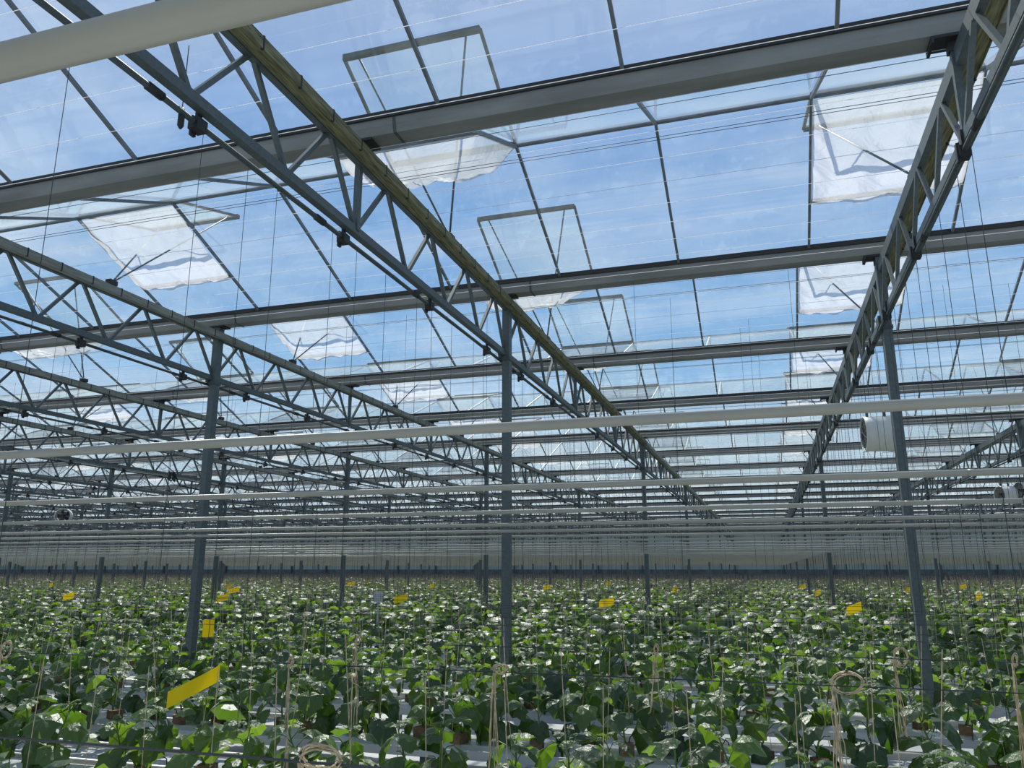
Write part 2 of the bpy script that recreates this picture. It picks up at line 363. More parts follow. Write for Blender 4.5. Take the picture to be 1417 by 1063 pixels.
def joined(parts, skip=()):
    mats = []; b = MB()
    for nme, me, loc in parts:
        if nme in skip: continue
        mt = me.materials[0]
        if mt not in mats: mats.append(mt)
        mi = mats.index(mt)
        b.add([(v.co.x + loc[0], v.co.y + loc[1], v.co.z + loc[2]) for v in me.vertices], [tuple(p.vertices) for p in me.polygons], mi)
    return b.mesh('roof_truss', mats)
parts2 = [(a_, b_, c_) for a_, b_, c_ in parts]
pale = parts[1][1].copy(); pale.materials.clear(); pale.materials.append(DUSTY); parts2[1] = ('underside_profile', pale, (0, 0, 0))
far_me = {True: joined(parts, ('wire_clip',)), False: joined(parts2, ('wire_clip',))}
proto = {}
TR = []
for k in KX:
    for m in range(7):
        x = X0 + k * BAY; y = Y0 - 12 + 12 * m
        if not any(inview(x, y + t, ZT0, 30) for t in (1, 3, 5, 7, 9, 11.9)): continue
        pr = proj(x, max(y + 6, 4), ZT0); TR.append((pr[2] if pr else 5, k, m, x, y))
TR.sort()
for n, (d, k, m, x, y) in enumerate(TR):
    if n < 14:
        g_ = k in (0, 1) and m <= 1
        if g_ not in proto:
            proto[g_] = t = empty('roof_truss', (x, y, 0))
            for nme, me, loc in (parts if g_ else parts2):
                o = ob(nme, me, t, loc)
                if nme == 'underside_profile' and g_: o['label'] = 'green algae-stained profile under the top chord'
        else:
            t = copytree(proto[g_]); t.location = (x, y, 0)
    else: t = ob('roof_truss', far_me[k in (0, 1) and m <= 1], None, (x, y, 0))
    where = {0: 'overhead span', 1: 'span behind the first columns'}.get(m, '%s span away' % nth(m + 1))
    tag(t, 'galvanised lattice roof truss, %s, %s' % (line_name(k), where), 'truss', 'lattice trusses running down the greenhouse')
# ------------------------------------------------------------------ columns
shaft = MB().box(-.05, .045, -.06, .06, 0, ZG - .02).mesh('shaft', STEEL)
brk = MB().box(-.16, .13, -.07, .07, ZG - .02, ZG - .003).box(-.16, -.145, -.07, .07, ZG - .06, ZG - .02).mesh('top_bracket', RUB)
gus = MB().box(-.095, -.052, -.09, .09, ZB - .07, ZB + .05).box(-.085, .055, -.075, .075, ZB - .1, ZB - .06).mesh('truss_bracket', STEELD)
foot = MB().box(-.10, .10, -.11, .11, 0, .05).mesh('foot_plate', CONC)
far_col = MB().box(-.05, .045, -.06, .06, 0, ZG - .02, 0).box(-.16, .13, -.07, .07, ZG - .02, ZG - .003, 1).mesh('column', [STEEL, RUB])
cols = []
for k in KX:
    for m in range(0, 7):
        x = X0 + k * BAY; y = Y0 + 12 * m
        if inview(x, y, CAMZ + .5, 40) or inview(x, y, .8, 40): cols.append((proj(x, y, CAMZ)[2], k, m, x, y))
cols.sort(); protoc = None
for n, (d, k, m, x, y) in enumerate(cols):
    if n < 16:
        if protoc is None:
            protoc = c = empty('column', (x, y, 0))
            ob('shaft', shaft, c); ob('top_bracket', brk, c); ob('truss_bracket', gus, c); ob('foot_plate', foot, c)
        else: c = copytree(protoc); c.location = (x, y, 0)
    else: c = ob('column', far_col, None, (x, y, 0))
    if m == 0: lab = {0: 'tall grey steel column near the middle of the photo', 1: 'tall grey steel column at right, its left face sunlit', -1: 'tall grey steel column at left of the photo'}.get(k, 'grey steel column %s, in the nearest row' % line_name(k))
    else: lab = 'grey steel column, %s, %s row back' % (line_name(k), nth(m + 1))
    tag(c, lab, 'column', 'grey steel columns')
# ------------------------------------------------------------------ roof vents with insect nets
def net_mesh(side, sag, seed, nu=44, nv=30):
    r = random.Random(seed); ph = [r.uniform(0, 6) for _ in range(8)]
    vs = []; fs = []
    for b in range(nv + 1):
        v = b / nv
        for a in range(nu + 1):
            u = a / nu
            pw_ = 5.0 if side < 0 else 3.4; fl_ = 1.0 if side < 0 else .8; e = (1 - fl_ * abs(2 * u - 1) ** pw_); w_ = (1 - (1.0 if v < .5 or side < 0 else .72) * abs(2 * v - 1) ** pw_)
            s_ = e * w_ * (1 + .10 * math.sin(3.1 * u + ph[0]) + .08 * math.sin(5 * v + ph[1]))
            wr = .03 * math.sin(41 * u + 9 * math.sin(6 * v)) * math.sin(13 * v + ph[6]) * .5 + .022 * math.sin(22 * u + 5 * v + ph[2] + 2 * math.sin(4 * v + ph[3])) + .018 * math.sin(17 * v - 9 * u + ph[4]) + .012 * abs(math.sin(31 * (u + v) + ph[5]))
            pin = .10 * math.exp(-((u - .72) ** 2 + (v - .55) ** 2) * 60) + .07 * math.exp(-((u - .3) ** 2 + (v - .6) ** 2) * 60)
            z = -SLO * 1.22 * v - .02 - sag * s_ - wr * min(1, 2.5 * e * w_) + pin * (1 if side > 0 else 0)
            x = -.745 + 1.49 * u; y = side * 1.22 * v
            vs.append((x, y, z))
    for b in range(nv):
        for a in range(nu):
            i = b * (nu + 1) + a; fs.append((i, i + 1, i + nu + 2, i + nu + 1))
    return MB().add(vs, fs).mesh('insect_net', NET, True)
def vent_parts(side, seed):
    P = []
    ey, ez = (-1.15, .63) if side < 0 else (1.27, .40)   # outer edge of the raised flap, relative to the ridge
    L = [(-.74, 0, .05), (.74, 0, .05), (.74, ey, ez), (-.74, ey, ez)]
    fr = MB()
    fr.beam(L[1], L[2], .03, .03).beam(L[3], L[0], .03, .03).beam(L[0], L[1], .03, .03)
    fr.beam(L[2], L[3], .055, .055)
    P.append(('flap_frame', fr.mesh('flap_frame', STEELD)))
    a = Vector(L[0]); b = Vector(L[3]); P.append(('flap_glass', MB().beam((0, a.y, a.z), (0, b.y, b.z), 1.46, .005).mesh('flap_glass', GLASS)))
    P.append(('insect_net', net_mesh(side, .36 if side < 0 else .16, seed)))
    y1 = side * 1.22; sill = MB().beam((-.75, y1, -SLO * 1.22), (.75, y1, -SLO * 1.22), .035, .04)
    P.append(('sill_bar', sill.mesh('sill_bar', ALU)))
    ax, ay, az = .03, -.10, ZT1 + .03 - ZR
    for sx in (-.58, .58):
        P.append(('push_rod', MB().tube([(ax, ay, az), (sx, ey * .97, ez * .97 + .0)], .011, 6).mesh('push_rod', ALU, True)))
    P.append(('rod_bracket', MB().box(ax - .04, ax + .04, ay - .06, ay + .06, az - .03, az + .03).mesh('rod_bracket', RUB)))
    return P
VP = {(s, q): vent_parts(s, 5 + q * 3 + s) for s in (-1, 1) for q in range(3)}
VFAR = {}
for s in (-1, 1):
    mats = []; b = MB(); pl = VP[s, 0]
    net = net_mesh(s, .40 if s < 0 else .17, 3, 10, 7)
    for nme, me in [p for p in pl if p[0] != 'insect_net'] + [('insect_net', net)]:
        mt = me.materials[0]
        if mt not in mats: mats.append(mt)
        b.add([tuple(v.co) for v in me.vertices], [tuple(p.vertices) for p in me.polygons], mats.index(mt))
    VFAR[s] = b.mesh('roof_vent', mats)
vents = []
for (j, k), s in NV.items():
    x, y = X0 + k * BAY, gy(j) + 2
    if not any(inview(x + dx, y + s * dy, ZR - .3, 40) for dx in (-.75, .75) for dy in (0, 1.2)): continue
    vents.append((proj(x, y, ZR)[2] if proj(x, y, ZR) else 3, j, k, s, x, y))
vents.sort()
for n, (d, j, k, s, x, y) in enumerate(vents[:300]):
    if n < 30:
        v = empty('roof_vent', (x, y, ZR))
        for nme, me in VP[s, (j + k) % 3]: ob(nme, me, v)
    else: v = ob('roof_vent', VFAR[s], None, (x, y, ZR))
    what = 'roof vent, %s white net' % ('bulging' if s < 0 else 'flat sagging')
    tag(v, '%s, %s, %s' % (what, line_name(k), 'nearest roof' if j == -1 else '%s roof back' % nth(j + 2)) if j >= -1 else '%s, %s, overhead' % (what, line_name(k)), 'vent', 'opened roof vents with white insect nets')
# ------------------------------------------------------------------ white hanging pipes
PZ = CAMZ + .405
PY = [.415, 2.16, 3.82, 5.5, 7.08, 8.31, 9.72]
while PY[-1] < YEND - 2: PY.append(PY[-1] + 1.6)
for n, y in enumerate(PY):
    b = MB(); b.tube([(XL + .3, 0, 0), (XR - .3, 0, 0)], .0152, 12)
    p = ob('hanging_pipe', b.mesh('hanging_pipe', PIPE, True), None, (0, y, PZ), (0, 0, 0))
    if n < 6:
        q = MB()
        for k in range(-5, 3): q.tube([(X0 + k * BAY - .62, 0, 0), (X0 + k * BAY - .59, 0, 0)], .0163, 12)
        q_ = ob('pipe_joint', q.mesh('pipe_joint', PIPE, True), p); q_['kind'] = 'stuff'
    tag(p, 'white painted pipe hung across the greenhouse, %s' % ('nearest, crossing the top left corner' if n == 0 else 'the %s from the camera' % nth(n + 1)), 'pipe', 'white hanging pipes')
# ------------------------------------------------------------------ crop wires (low, dark, in pairs with the rows)
WZ = CAMZ - .42
WY = [1.68, 3.31, 4.37]
y = 5.97
while y < YEND - 2: WY += [y - .55, y]; y += 1.6
wire = MB().tube([(XL + .3, 0, 0), (XR - .3, 0, 0)], .0024, 5).mesh('crop_wire', DARK)
wire1 = MB().tube([(XL + .3, 0, 0), (XR - .3, 0, 0)], .0034, 5).mesh('crop_wire', DARK)
for n, y in enumerate(WY):
    w = ob('crop_wire', wire1 if n < 1 else wire, None, (0, y, WZ))
    tag(w, 'thin dark crop wire above the plants, the %s from the camera' % nth(n + 1) if n < 8 else 'thin dark crop wire far above the plants beyond the nearest wires', 'wire', 'low crop wires' if n < 8 else 'far crop wires')
# ------------------------------------------------------------------ white screen wires and dark cables at roof level
sw = MB().tube([(XL + .3, 0, 0), (X0 + 6 * BAY, 0, 0)], .0023, 5).mesh('screen_wire', WIREW)
y = 1.85; n = 0
while y < 32:
    w = ob('screen_wire', sw, None, (0, y, CAMZ + 3.475)); n += 1
    tag(w, 'thin white wire strung over the trusses, the %s from the camera' % nth(n) if n <= 30 else 'far thin white wire strung over the trusses', 'wire', 'white screen wires' if n <= 30 else 'far white screen wires')
    y += .444
dc = MB().tube([(XL + .3, 0, 0), (XR - .3, 0, 0)], .0028, 5).mesh('roof_cable', DARK)
n = 0
for j in range(-2, 12):
    for dy, z in ((.31, 3.6), (.79, 3.6), (.84, 3.6)):
        w = ob('roof_cable', dc, None, (0, gy(j) + dy, CAMZ + z)); n += 1
        tag(w, 'dark roof cable, %s behind the %s gutter' % ({.31: 'single one', .79: 'first of the pair', .84: 'second of the pair'}[dy], nth(j + 3)), 'cable', 'dark cables under the roof')
# ------------------------------------------------------------------ thin cables hanging from the drive tubes
HY = [2.6, 3.57, 4.0, 4.34]
y = 5.1
while y < 60: HY.append(y); HY.append(y + .38); HY.append(y + .95); y += 1.6
hang = []
for k in KX:
    for n, y in enumerate(HY):
        x = X0 + k * BAY - .075
        if not inview(x, y, CAMZ + 1.5, 10): continue
        hang.append((proj(x, y, CAMZ)[2], k, n, x, y))
hang.sort()
zt = ZTU - .05
hm = {}
def hang_mesh(zlo, r):
    key = (round(zlo, 2), r)
    if key not in hm: hm[key] = MB().tube([(0, 0, zlo - zt), (0, 0, 0)], r, 4).mesh('hanging_cable', DARK)
    return hm[key]
for i, (d, k, n, x, y) in enumerate(hang[:300]):
    zlo = WZ if n % 3 else .55
    h = ob('hanging_cable', hang_mesh(zlo, .0022 if d < 12 else .003), None, (x + npr.uniform(-.01, .01), y, zt))
    tag(h, 'thin dark hanging cable, %s, the %s from the camera' % (line_name(k), nth(n + 1)), 'cable', 'thin cables hanging from the trusses')
b = MB()
for d, k, n, x, y in hang[300:1500]: b.tube([(x, y, WZ), (x, y, zt)], .0022, 3, cap=False)
for i in range(420):   # further lines between the trusses
    y = 8 + i * .17 ; x = npr.uniform(-1.22 * y, .27 * y + 1)
    b.tube([(x, y, WZ), (x, y, zt + .6)], 0.002, 3, cap=False)
o = ob('hanging_cable', b.mesh('hanging_cable', DARK), kind='stuff'); tag(o, 'many thin dark cables hanging far down the greenhouse', 'cable')
b = MB().tube([(0, 0, 0), (0, 0, .42)], .003, 5); b.tube([(0, 0, -.14), (0, 0, -.12), (0, 0, -.02), (0, 0, 0)], [.008, .019, .019, .008], 8)
o = ob('cable_weight', b.mesh('cable_weight', RUB, True), None, (X0 - .08, 3.37, CAMZ + 2.66)); tag(o, 'short black cable with a weight hanging beside the overhead truss', 'cable')
def cable(name, pts, r, label):
    o = ob(name, MB().tube(pts, r, 6).mesh(name, RUB, True)); tag(o, label, 'cable')
yb = 18.9; xb = X0 - 3 * BAY
loop = [(xb + .02 * math.sin(t), yb + .30 * (t / 12) + .05 * math.sin(2 * t), ZB - .06 + .14 * math.cos(1.6 * t)) for t in [i * .5 for i in range(24)]]
cable('looped_cable', loop + [(xb, yb + .5, ZB - .3), (xb, yb + 3.0, ZB - .42), (xb, yb + 3.1, ZB - .8), (xb, yb + 4.5, ZB - .85)], .022, 'black cable looped and stepped below the lattice trusses left of the middle')
# ------------------------------------------------------------------ circulation fans
def fan(x, y, z, s, ang, label):
    t = empty('circulation_fan', (x, y, z)); t.rotation_euler = (0, 0, ang); t.scale = (s, s, s)
    def ring(xs, rs, n=28):
        vs = [(x_, r_ * math.cos(2 * math.pi * k / n), r_ * math.sin(2 * math.pi * k / n)) for x_, r_ in zip(xs, rs) for k in range(n)]
        fs = [(i * n + k, i * n + (k + 1) % n, (i + 1) * n + (k + 1) % n, (i + 1) * n + k) for i in range(len(xs) - 1) for k in range(n)]
        return vs, fs
    vs, fs = ring([-.15, -.17, -.165, -.10, .0, .10, .165, .18, .16, .1, -.14], [.205, .215, .23, .222, .225, .222, .235, .225, .20, .195, .20])
    ob('casing', MB().add(vs, fs).mesh('casing', FANW, True), t)
    b = MB()
    for k in range(5):
        a = 2 * math.pi * k / 5
        for rr in (0,):
            p = [(.03, .05, -.03), (-.03, .05, .03), (-.05, .18, .07), (.04, .18, -.06)]
            b.add([(q[0], q[1] * math.cos(a) - q[2] * math.sin(a), q[1] * math.sin(a) + q[2] * math.cos(a)) for q in p], [(0, 1, 2, 3)])
    ob('blades', b.mesh('blades', FAND), t)
    ob('motor', MB().tube([(-.09, 0, 0), (.12, 0, 0)], .05, 14).mesh('motor', FAND, True), t)
    g = MB()
    for rr in (.06, .10, .14, .18): g.tube([(-.165, rr * math.cos(2 * math.pi * q / 24), rr * math.sin(2 * math.pi * q / 24)) for q in range(25)], .0025, 4)
    for q in range(8): a = math.pi * q / 8; g.tube([(-.167, -.2 * math.cos(a), -.2 * math.sin(a)), (-.167, .2 * math.cos(a), .2 * math.sin(a))], .0025, 4)
    ob('guard', g.mesh('guard', DARK), t)
    br = MB().box(-.12, -.09, -.012, .012, .22, .30).box(.09, .12, -.012, .012, .22, .30).box(-.14, .14, -.015, .015, .29, .305)
    for sx in (-.1, .1): br.tube([(sx, 0, .3), (sx, 0, .3 + (ZB - z - .3) / 1)], .004, 5)
    ob('hanger', br.mesh('hanger', STEELD), t)
    tag(t, label, 'fan', 'white circulation fans'); return t
fan(1.42, 10.62, CAMZ + 1.645, .97, R(4.5), 'round white circulation fan hanging beside the tall right column')
fan(5.95, 23.2, CAMZ + 1.86, 1.0, R(20), 'small distant white fan near the right edge of the photo')
fan(6.4, 23.2, CAMZ + 1.95, 1.0, R(20), 'distant fan cut by the right edge of the photo')
fan(-21.0, 19.6, CAMZ + 1.63, 1.0, R(125), 'small distant dark-mouthed fan at the left side')
# ------------------------------------------------------------------ growing rows: troughs, slabs, heating rails
ROWS = [4.65 + 1.6 * i for i in range(-1, 48)]
tr_me = MB().extrude_x([(-.17, .10), (.17, .10), (.19, .17), (.175, .17), (.16, .125), (-.16, .125), (-.175, .17), (-.19, .17)], XL + .4, XR - .4).mesh('growing_trough', TROUGH)
rail_me = MB().tube([(XL + .4, -.26, 0), (XR - .4, -.26, 0)], .026, 8).tube([(XL + .4, .26, 0), (XR - .4, .26, 0)], .026, 8).mesh('rail_pipe', PIPE, True)
sb = MB()
for i in range(-48, 40):
    x = i * 1.04; sb.box(x, x + 1.0, -.10, .10, .128, .185)
slab_me = sb.mesh('growing_slab', SLABM)
def slab(n=1.0):
    b = MB(); z1 = .19
    return b.add([(-.5, -.1, .128), (.5, -.1, .128), (.5, .1, .128), (-.5, .1, .128), (-.47, -.085, z1), (.47, -.085, z1), (.47, .085, z1), (-.47, .085, z1)], [(3, 2, 1, 0), (4, 5, 6, 7), (0, 1, 5, 4), (1, 2, 6, 5), (2, 3, 7, 6), (3, 0, 4, 7)]).mesh('growing_slab', SLABM)
slab1 = slab()
leg_b = MB().box(-.02, .02, -.12, .12, 0, .10).mesh('trough_stand', STEEL)
for n, y in enumerate(ROWS):
    t = ob('growing_trough', tr_me, None, (0, y, 0))
    tag(t, ('low white growing trough under the %s row of plants' % nth(n + 1)) if n < 8 else 'low white growing trough under a far row of plants', 'trough', 'white growing troughs' if n < 8 else 'far growing troughs')
    if n < 5:
        i0 = int((-1.15 * y) / 1.06); i1 = int((.32 * y + 1) / 1.06) + 1
        for i in range(i0, i1): ob('growing_slab', slab1, t, (i * 1.06, 0, 0)); ob('trough_stand', leg_b, t, (i * 1.06 + .5, 0, 0))
    else:
        o = ob('growing_slab', slab_me, t, kind='stuff')
    r_ = ob('heating_rail', rail_me, None, (0, y + .8, .09))
    tag(r_, ('pair of pale heating rail tubes in the path behind the %s row' % nth(n + 1)) if n < 8 else 'pair of pale heating rail tubes in a far path', 'rail', 'heating rails' if n < 8 else 'far heating rails')
# ------------------------------------------------------------------ cucumber plants
def leaf_shape(seed, size, n_ring=2):
    """broad five-lobed leaf with folded midrib, drooping rim; lies in x-y, base at origin, tip +y"""
    r = random.Random(seed); vs = [(0, 0, 0)]
    lob = [(-158, .42), (-128, .62), (-104, .70), (-78, .64), (-52, .84), (-30, .74), (-14, .88), (0, 1.0)]
    ang = [a for a, _ in lob] + [-a for a, _ in lob[-2::-1]]; rad = [q for _, q in lob] + [q for _, q in lob[-2::-1]]
    droop = r.uniform(.25, .6); fold = r.uniform(.12, .30); tw = r.uniform(-.15, .15)
    cx, cy = 0, .36
    rings = [(.5, 0), (1, 1)] if n_ring == 2 else [(1, 1)]
    vs = [(0, .36 * size, .06 * size)]
    for t, o in rings:
        for a, q in zip(ang, rad):
            q = q * .60 * (1 + r.uniform(-.05, .05)); th = R(a)
            x = math.sin(th) * q * t * 1.02; y = cy + math.cos(th) * q * t
            if abs(a) > 150: y = cy - .34 * t; x *= .8
            rr = math.hypot(x, y - cy)
            z = .06 + fold * abs(x) * .5 * (1 - t * .6) - droop * rr * rr * 2.4 + (.045 if (abs(a) in (0, 52, 104)) else (-.035 if o else -.012)) * (1 if o else .5) + tw * x
            vs.append((x * size, y * size, z * size))
    n = len(ang); fs = [(0, 1 + k, 1 + k + 1) for k in range(n - 1)]
    if n_ring == 2:
        fs += [(1 + k, 1 + n + k, 1 + n + k + 1, 1 + k + 1) for k in range(n - 1)]
    return vs, [f[::-1] for f in fs]
LV = []
for q in range(8):
    vs, fs = leaf_shape(q, .225 + .014 * (q % 5)); LV.append(MB().add(vs, fs).mesh('leaf', LEAF))
def plant_proto(seed, near=True):
    r = random.Random(seed * 13 + 5); H = r.uniform(.27, .44); base = .25
    pts = []; lean = (r.uniform(-.12, .12), r.uniform(-.08, .08))
    for i in range(7):
        t = i / 6; pts.append((lean[0] * t + .02 * math.sin(5 * t + seed), lean[1] * t + .02 * math.cos(4 * t + seed), base + H * t))
    st = MB().tube(pts, [.007, .007, .0065, .006, .0055, .005, .003], 5)
    leaves = []; nl = r.choice([8, 9, 9, 10]); a0 = r.uniform(0, 6.28)
    for i in range(nl):
        t = .12 + .80 * i / (nl - 1); p = Vector(pts[min(6, int(t * 6))]).lerp(Vector(pts[min(6, int(t * 6) + 1)]), t * 6 % 1)
        a = a0 + i * 2.4 + r.uniform(-.35, .35); L = r.uniform(.08, .16) * (1.0 if t < .8 else .6)
        d = Vector((math.cos(a), math.sin(a), .45 + .4 * t)).normalized(); e = p + d * L
        mid = p.lerp(e, .5) + Vector((0, 0, .02)); st.tube([tuple(p), tuple(mid), tuple(e)], .0032, 4)
        pitch = -r.uniform(.2, 1.25) if t < .75 else -r.uniform(-.2, .5)
        sc = r.uniform(.78, 1.12) * (1.0 if t < .75 else .72)
        leaves.append((e, (pitch, r.uniform(-.35, .35), a - math.pi / 2), sc, r.randrange(8)))
    # curled growing tip
    tip = Vector(pts[-1])
    for i in range(3):
        leaves.append((tip, (-r.uniform(-.9, .2), 0, a0 + i * 2.1), r.uniform(.26, .42), r.randrange(8)))
    return st, leaves, pts
cube = MB().box(-.05, .05, -.05, .05, .19, .262).mesh('coco_block', COCO)
hose = MB().tube([(.05, -.17, .17), (.06, -.15, .30), (.05, -.08, .335), (.03, -.03, .30), (.02, -.02, .265)], .004, 4).mesh('drip_hose', RUB, True)
def xform_leaf(e, rot, sc, q):
    return Matrix.Translation(e) @ Matrix.Rotation(rot[2], 4, 'Z') @ Matrix.Rotation(rot[0], 4, 'X') @ Matrix.Rotation(rot[1], 4, 'Y') @ Matrix.Scale(sc, 4)
PROT = []
for s in range(10):
    st, leaves, pts = plant_proto(s)
    stm = st.mesh('stem', STEM, True)
    b = MB()
    for e, rot, sc, q in leaves:
        M = xform_leaf(e, rot, sc, q); b.add([tuple(M @ v.co) for v in LV[q].vertices], [tuple(p.vertices) for p in LV[q].polygons])
    fol = b.mesh('foliage', LEAF)
    tip = pts[-1]; tw = MB().tube([(tip[0], tip[1], tip[2] - .3), (0, 0, WZ)], .0025, 4).mesh('support_twine', TWINE)
    PROT.append((stm, leaves, fol, tw))
PL = []
RN = [r_ for r_ in ROWS if 4 < r_ < 13.2]
for ri, ry in enumerate(RN):
    x = -1.30 * ry - 1; row = []
    while x < .36 * ry + 1.2:
        yy = ry + (.06 if len(row) % 2 else -.06)
        if inview(x, yy, .5, 25): row.append((x + npr.uniform(-.04, .04), yy))
        x += .335 + npr.uniform(-.04, .04)
    PL.append(row)
tot = 0; stuffstart = None
ptree = {}
for ri, row in enumerate(PL):
    for n, (x, y) in enumerate(row):
        if tot >= 300: continue
        tot += 1; s = npr.randint(10); stm, leaves, fol, tw = PROT[s]
        t = empty('cucumber_plant', (x, y, 0)); t.rotation_euler = (0, 0, npr.uniform(0, 6.28)); sc = npr.uniform(.88, 1.12)
        t.scale = (sc, sc, 1 + (sc - 1) * .5)
        ob('stem', stm, t); ob('coco_block', cube, t); ob('support_twine', tw, t)
        if ri < 4:
            for e, rot, lsc, q in leaves:
                l = ob('leaf', LV[q], t); l.rotation_mode = 'XYZ'; M = xform_leaf(e, rot, lsc, q); l.matrix_local = M
            if ri < 3: ob('drip_hose', hose, t)
        else: ob('foliage', fol, t)
        look = ['young cucumber plant with drooping dark leaves', 'leafy young cucumber plant with upright tip', 'broad-leaved young cucumber plant', 'bushy young cucumber plant', 'young cucumber plant with spread leaves'][s % 5]
        tag(t, '%s, %s from the left in the %s row' % (look, nth(n + 1), {0: 'nearest'}.get(ri, nth(ri + 1))), 'plant', 'cucumber plants in the %s row' % {0: 'nearest'}.get(ri, nth(ri + 1)))
# remaining plants of the last listed rows and all far plants: one object
def far_leaf_batch(P, nl, size, lod):
    """P: (N,3) points at plant base -> leaf quads/tri fans"""
    N = len(P); r = npr
    c = np.repeat(P, nl, 0); M = len(c)
    a = r.uniform(0, 6.283, M); L = r.uniform(.03, .20, M); h = .27 + r.uniform(0, 1, M) ** .8 * .40
    c = c + np.stack([np.cos(a) * L, np.sin(a) * L, h], 1)
    s = size * r.uniform(.7, 1.15, M); pitch = -r.uniform(-.1, 1.0, M); roll = r.uniform(-.4, .4, M)
    # local leaf points: base, left, right, tip, centre (folded, drooping)
    loc = np.array([(0, -.05, 0), (-.55, .22, -.04), (-.42, .70, -.14), (0, 1.0, -.26), (.42, .70, -.14), (.55, .22, -.04), (0, .42, .07)])
    p = loc[None] * s[:, None, None]
    x, y, z = p[..., 0], p[..., 1], p[..., 2]
    cr, sr = np.cos(roll)[:, None], np.sin(roll)[:, None]; x, z = x * cr + z * sr, -x * sr + z * cr
    cp, sp = np.cos(pitch)[:, None], np.sin(pitch)[:, None]; y, z = y * cp - z * sp, y * sp + z * cp
    b = a - math.pi / 2; cb, sb_ = np.cos(b)[:, None], np.sin(b)[:, None]; x, y = x * cb - y * sb_, x * sb_ + y * cb
    V = np.stack([x, y, z], -1) + c[:, None]
    F1 = np.array([(6, 0, 1), (6, 1, 2), (6, 2, 3), (6, 3, 4), (6, 4, 5), (6, 5, 0)])[:, ::-1]
    F = F1[None] + 7 * np.arange(M)[:, None, None]
    return V.reshape(-1, 3), F.reshape(-1, 3)
rest = []
cnt = 0
for row in PL:
    for (x, y) in row:
        cnt += 1
        if cnt > 300: rest.append((x, y, 0))
Pf = []
for ry, row in zip(RN, PL):      # the rows go on past both edges of the frame
    for x in np.arange(-1.30 * ry - 6, .36 * ry + 9, .335):
        if x < row[0][0] - .25 or x > row[-1][0] + .25: rest.append((x, ry + npr.uniform(-.06, .06), 0))
for x in np.arange(-8, 6, .335): rest.append((x, ROWS[0], 0))
for ry in ROWS:
    if ry < 13.2 or ry > YEND - 1.5: continue
    xs = np.arange(-1.30 * ry - 4, .36 * ry + 8, .27 if ry < 40 else .34)
    xs = xs + npr.uniform(-.05, .05, len(xs)); Pf += [(x, ry + npr.uniform(-.08, .08), 0) for x in xs if XL + 1 < x < XR - 1]
Pf = np.array(rest + Pf)
near_f = Pf[Pf[:, 1] < 34]; far_f = Pf[Pf[:, 1] >= 34]
V1, F1 = far_leaf_batch(near_f, 12, .20, 0); V2, F2 = far_leaf_batch(far_f, 7, .25, 1)
o = ob('cucumber_plant', npmesh('cucumber_plant', np.concatenate([V1, V2]), np.concatenate([F1, F2 + len(V1)]), LEAF, 3), kind='stuff')
tag(o, 'dense far field of young cucumber plants reaching the end wall', 'plants')
# twines of the far plants
V = []; 
for x, y, z in Pf[::1]:
    r_ = .0018 + y * .00010; x2 = x + npr.uniform(-.05, .05)
    for k in range(3):
        t = 2.094 * k; V += [(x + r_ * math.cos(t), y + r_ * math.sin(t), .3), (x2 + r_ * math.cos(t), y + r_ * math.sin(t), WZ)]
V = np.array(V); n6 = len(V) // 6; Fb = np.array([(0, 2, 3, 1), (2, 4, 5, 3), (4, 0, 1, 5)])
o = ob('support_twine', npmesh('support_twine', V, (Fb[None] + 6 * np.arange(n6)[:, None, None]).reshape(-1, 4), TWINE, 4), kind='stuff')
tag(o, 'beige twines holding up the far rows of plants', 'twine')
# ------------------------------------------------------------------ spare twine bundles looped on the wires
def bundle(x, y, w, h, tail, seed, label):
    r = random.Random(seed); t = empty('twine_bundle', (x, y, WZ))
    b = MB()
    for q in range(5):
        ox, oz = r.uniform(-.006, .006), r.uniform(-.006, .006); ph = r.uniform(-.3, .3); hh = h * r.uniform(.85, 1.1)
        b.tube([(ox + w * .5 * (1 + math.cos(a_ + ph)) * 1.0, r.uniform(-.004, .004), oz + .01 + hh * .5 * math.sin(a_)) for a_ in [i * 2 * math.pi / 18 for i in range(19)]], .0022, 4)
    ob('loop', b.mesh('loop', TWINE, True), t)
    b = MB()
    for q in range(7):
        x1 = r.uniform(-.03, .03); p = [(r.uniform(-.01, .01), 0, 0)]
        for i in range(1, 7): p.append((x1 * i / 6 + r.uniform(-.006, .006), r.uniform(-.008, .008), -tail * i / 6 * (1 if q < 5 else .5)))
        b.tube(p, .0018, 4)
    ob('tail', b.mesh('tail', TWINE, True), t)
    tag(t, label, 'twine', 'spare twine bundles on the crop wires')
for i, (x, y, w, h, tail, lab) in enumerate([
    (-3.94, 1.68, .085, .05, .10, 'coiled loop of beige twine at the bottom left corner'),
    (-.97 + -.06, 1.68, .10, .05, .25, 'coiled loop of beige twine at the bottom centre'),
    (-1.10 - .03, 3.31, .06, .035, .65, 'frayed beige twine bundle knotted before the central column'),
    (.20, 3.31, .105, .07, .60, 'wide loop of beige twine hanging left of the tall right column'),
    (-3.85, 3.31, .07, .09, .55, 'thick beige twine bundle at the left edge above the first wires'),
    (-2.12, 3.31, .02, .04, .55, 'thin beige twine bundle hanging right of the big yellow card'),
    (.55, 4.37, .06, -.09, .35, 'twisted brown twine loop touching the tall right column'),
    (-.60, 4.37, .02, .05, .30, 'small beige twine tuft between central and right columns'),
    (-5.3, 4.37, .02, .05, .5, 'beige twine tuft left of the tall left column'),
    (1.05, 4.37, .02, .05, .75, 'long beige twine bundle right of the tall right column'),
    (-2.35, 4.37, .02, .05, .45, 'beige twine tuft behind the second crop wire left of centre')]):
    bundle(x, y, w, h, tail, i, lab)
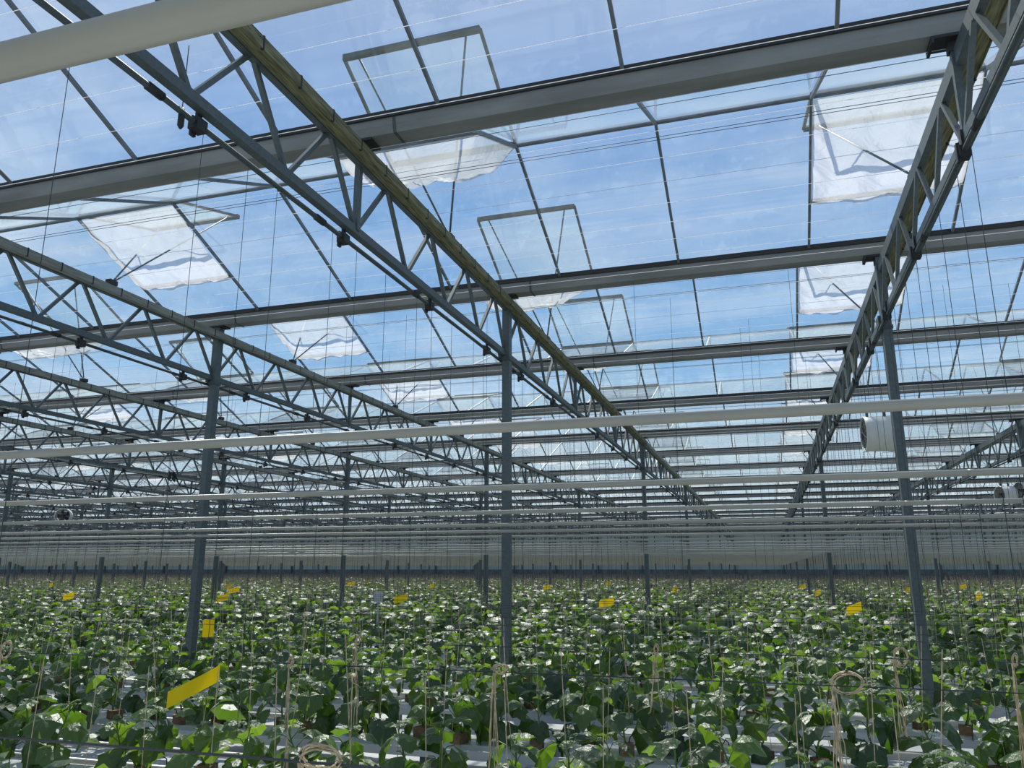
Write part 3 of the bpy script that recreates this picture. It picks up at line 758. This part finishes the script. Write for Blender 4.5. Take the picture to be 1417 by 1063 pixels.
# ------------------------------------------------------------------ yellow sticky cards
def card(a, b, h, label, thick=.002):
    a = Vector(a); b = Vector(b); a.z += CAMZ; b.z += CAMZ
    t = empty('sticky_card', tuple((a + b) / 2)); c_ = (a + b) / 2; d = (b - a)
    pa, pb = a - c_, b - c_; nrm = d.cross(Vector((0, 0, 1))).normalized() * thick / 2; up = Vector((0, 0, h / 2))
    n = 6; vs = []; fs = []
    for i in range(n + 1):
        p = pa.lerp(pb, i / n) + nrm * 6 * math.sin(i / n * 3.14)
        vs += [tuple(p - up - nrm), tuple(p + up - nrm), tuple(p + up + nrm), tuple(p - up + nrm)]
    for i in range(n):
        o = i * 4
        for k in range(4): fs.append((o + k, o + (k + 1) % 4, o + 4 + (k + 1) % 4, o + 4 + k))
    fs += [(3, 2, 1, 0), tuple(n * 4 + k for k in range(4))]
    ob('card', MB().add(vs, fs).mesh('card', YEL), t)
    ob('hook', MB().tube([(0, 0, h / 2 - .01), (0, 0, max(h / 2 + .02, WZ - c_.z))], .0012 + a.y * .00005, 4).mesh('hook', DARK), t)
    tag(t, label, 'sticky card', 'yellow sticky cards over the crop')
card((-2.395, 2.86, -.525), (-2.31, 3.07, -.44), .066, 'large yellow sticky card tilted in front of the tall left column')
card((-4.69, 5.96, -.5), (-4.70, 6.12, -.5), .15, 'narrow upright yellow card right of the tall left column')
CARDS = [(-9.36, 12.36, 'yellow card beside the column just right of the tall left one'), (-15.3, 20.4, 'topmost of the small stacked yellow cards left of centre'), (-12.5, 16.9, 'middle one of the small stacked yellow cards left of centre'),
 (-12.69, 12.19, 'yellow card near the left edge of the field'), (-22.7, 21.05, 'small yellow card above and left of the left edge card'),
 (-6.13, 12.93, 'yellow card beside the white box left of the central column'), (-10.0, 23.3, 'small yellow card just left of the central columns'), (-16.15, 30.8, 'tiny far yellow card left of the white box'),
 (-2.41, 12.43, 'bright yellow card right of the central column'), (-5.7, 29.9, 'tiny yellow card behind the bright one right of the central column'), (-6.02, 22.3, 'small far yellow card just right of the central column'),
 (1.04, 11.53, 'bright yellow card left of the tall right column'), (1.01, 19.07, 'yellow card midway behind the bright right card'), (.91, 25.2, 'small yellow card farthest behind the bright right card'),
 (-2.28, 20.8, 'small yellow card in the middle of the right half'), (3.48, 23.17, 'far yellow card partly behind the tall right column'), (5.59, 27.5, 'tiny far yellow card right of the tall right column'), (3.77, 17.37, 'small narrow yellow card right of the tall right column'), (-14.3, 26.0, 'small far yellow card above the row behind the white box')]
for i, (x, y, lab) in enumerate(CARDS):
    r_ = random.Random(i + 4); a = r_.uniform(-.5, .5) ; w = r_.choice([.23, .23, .2, .12]) if y > 14 else .22
    dx, dy = w / 2 * math.cos(a), w / 2 * math.sin(a) + .04; card((x - dx, y - dy, -.53), (x + dx, y + dy, -.47), .115, lab)
b = MB().box(-.06, .06, -.05, .05, 0, .17).box(-.065, .065, -.055, .055, .17, .185).box(-.01, .01, -.01, .01, -.6, 0)
o = ob('meter_box', b.mesh('meter_box', mat('meter_box', (.50, .52, .55), .5)), None, (-6.6, 13.0, CAMZ - .57)); tag(o, 'small pale grey box on a post among the plants left of centre', 'box')
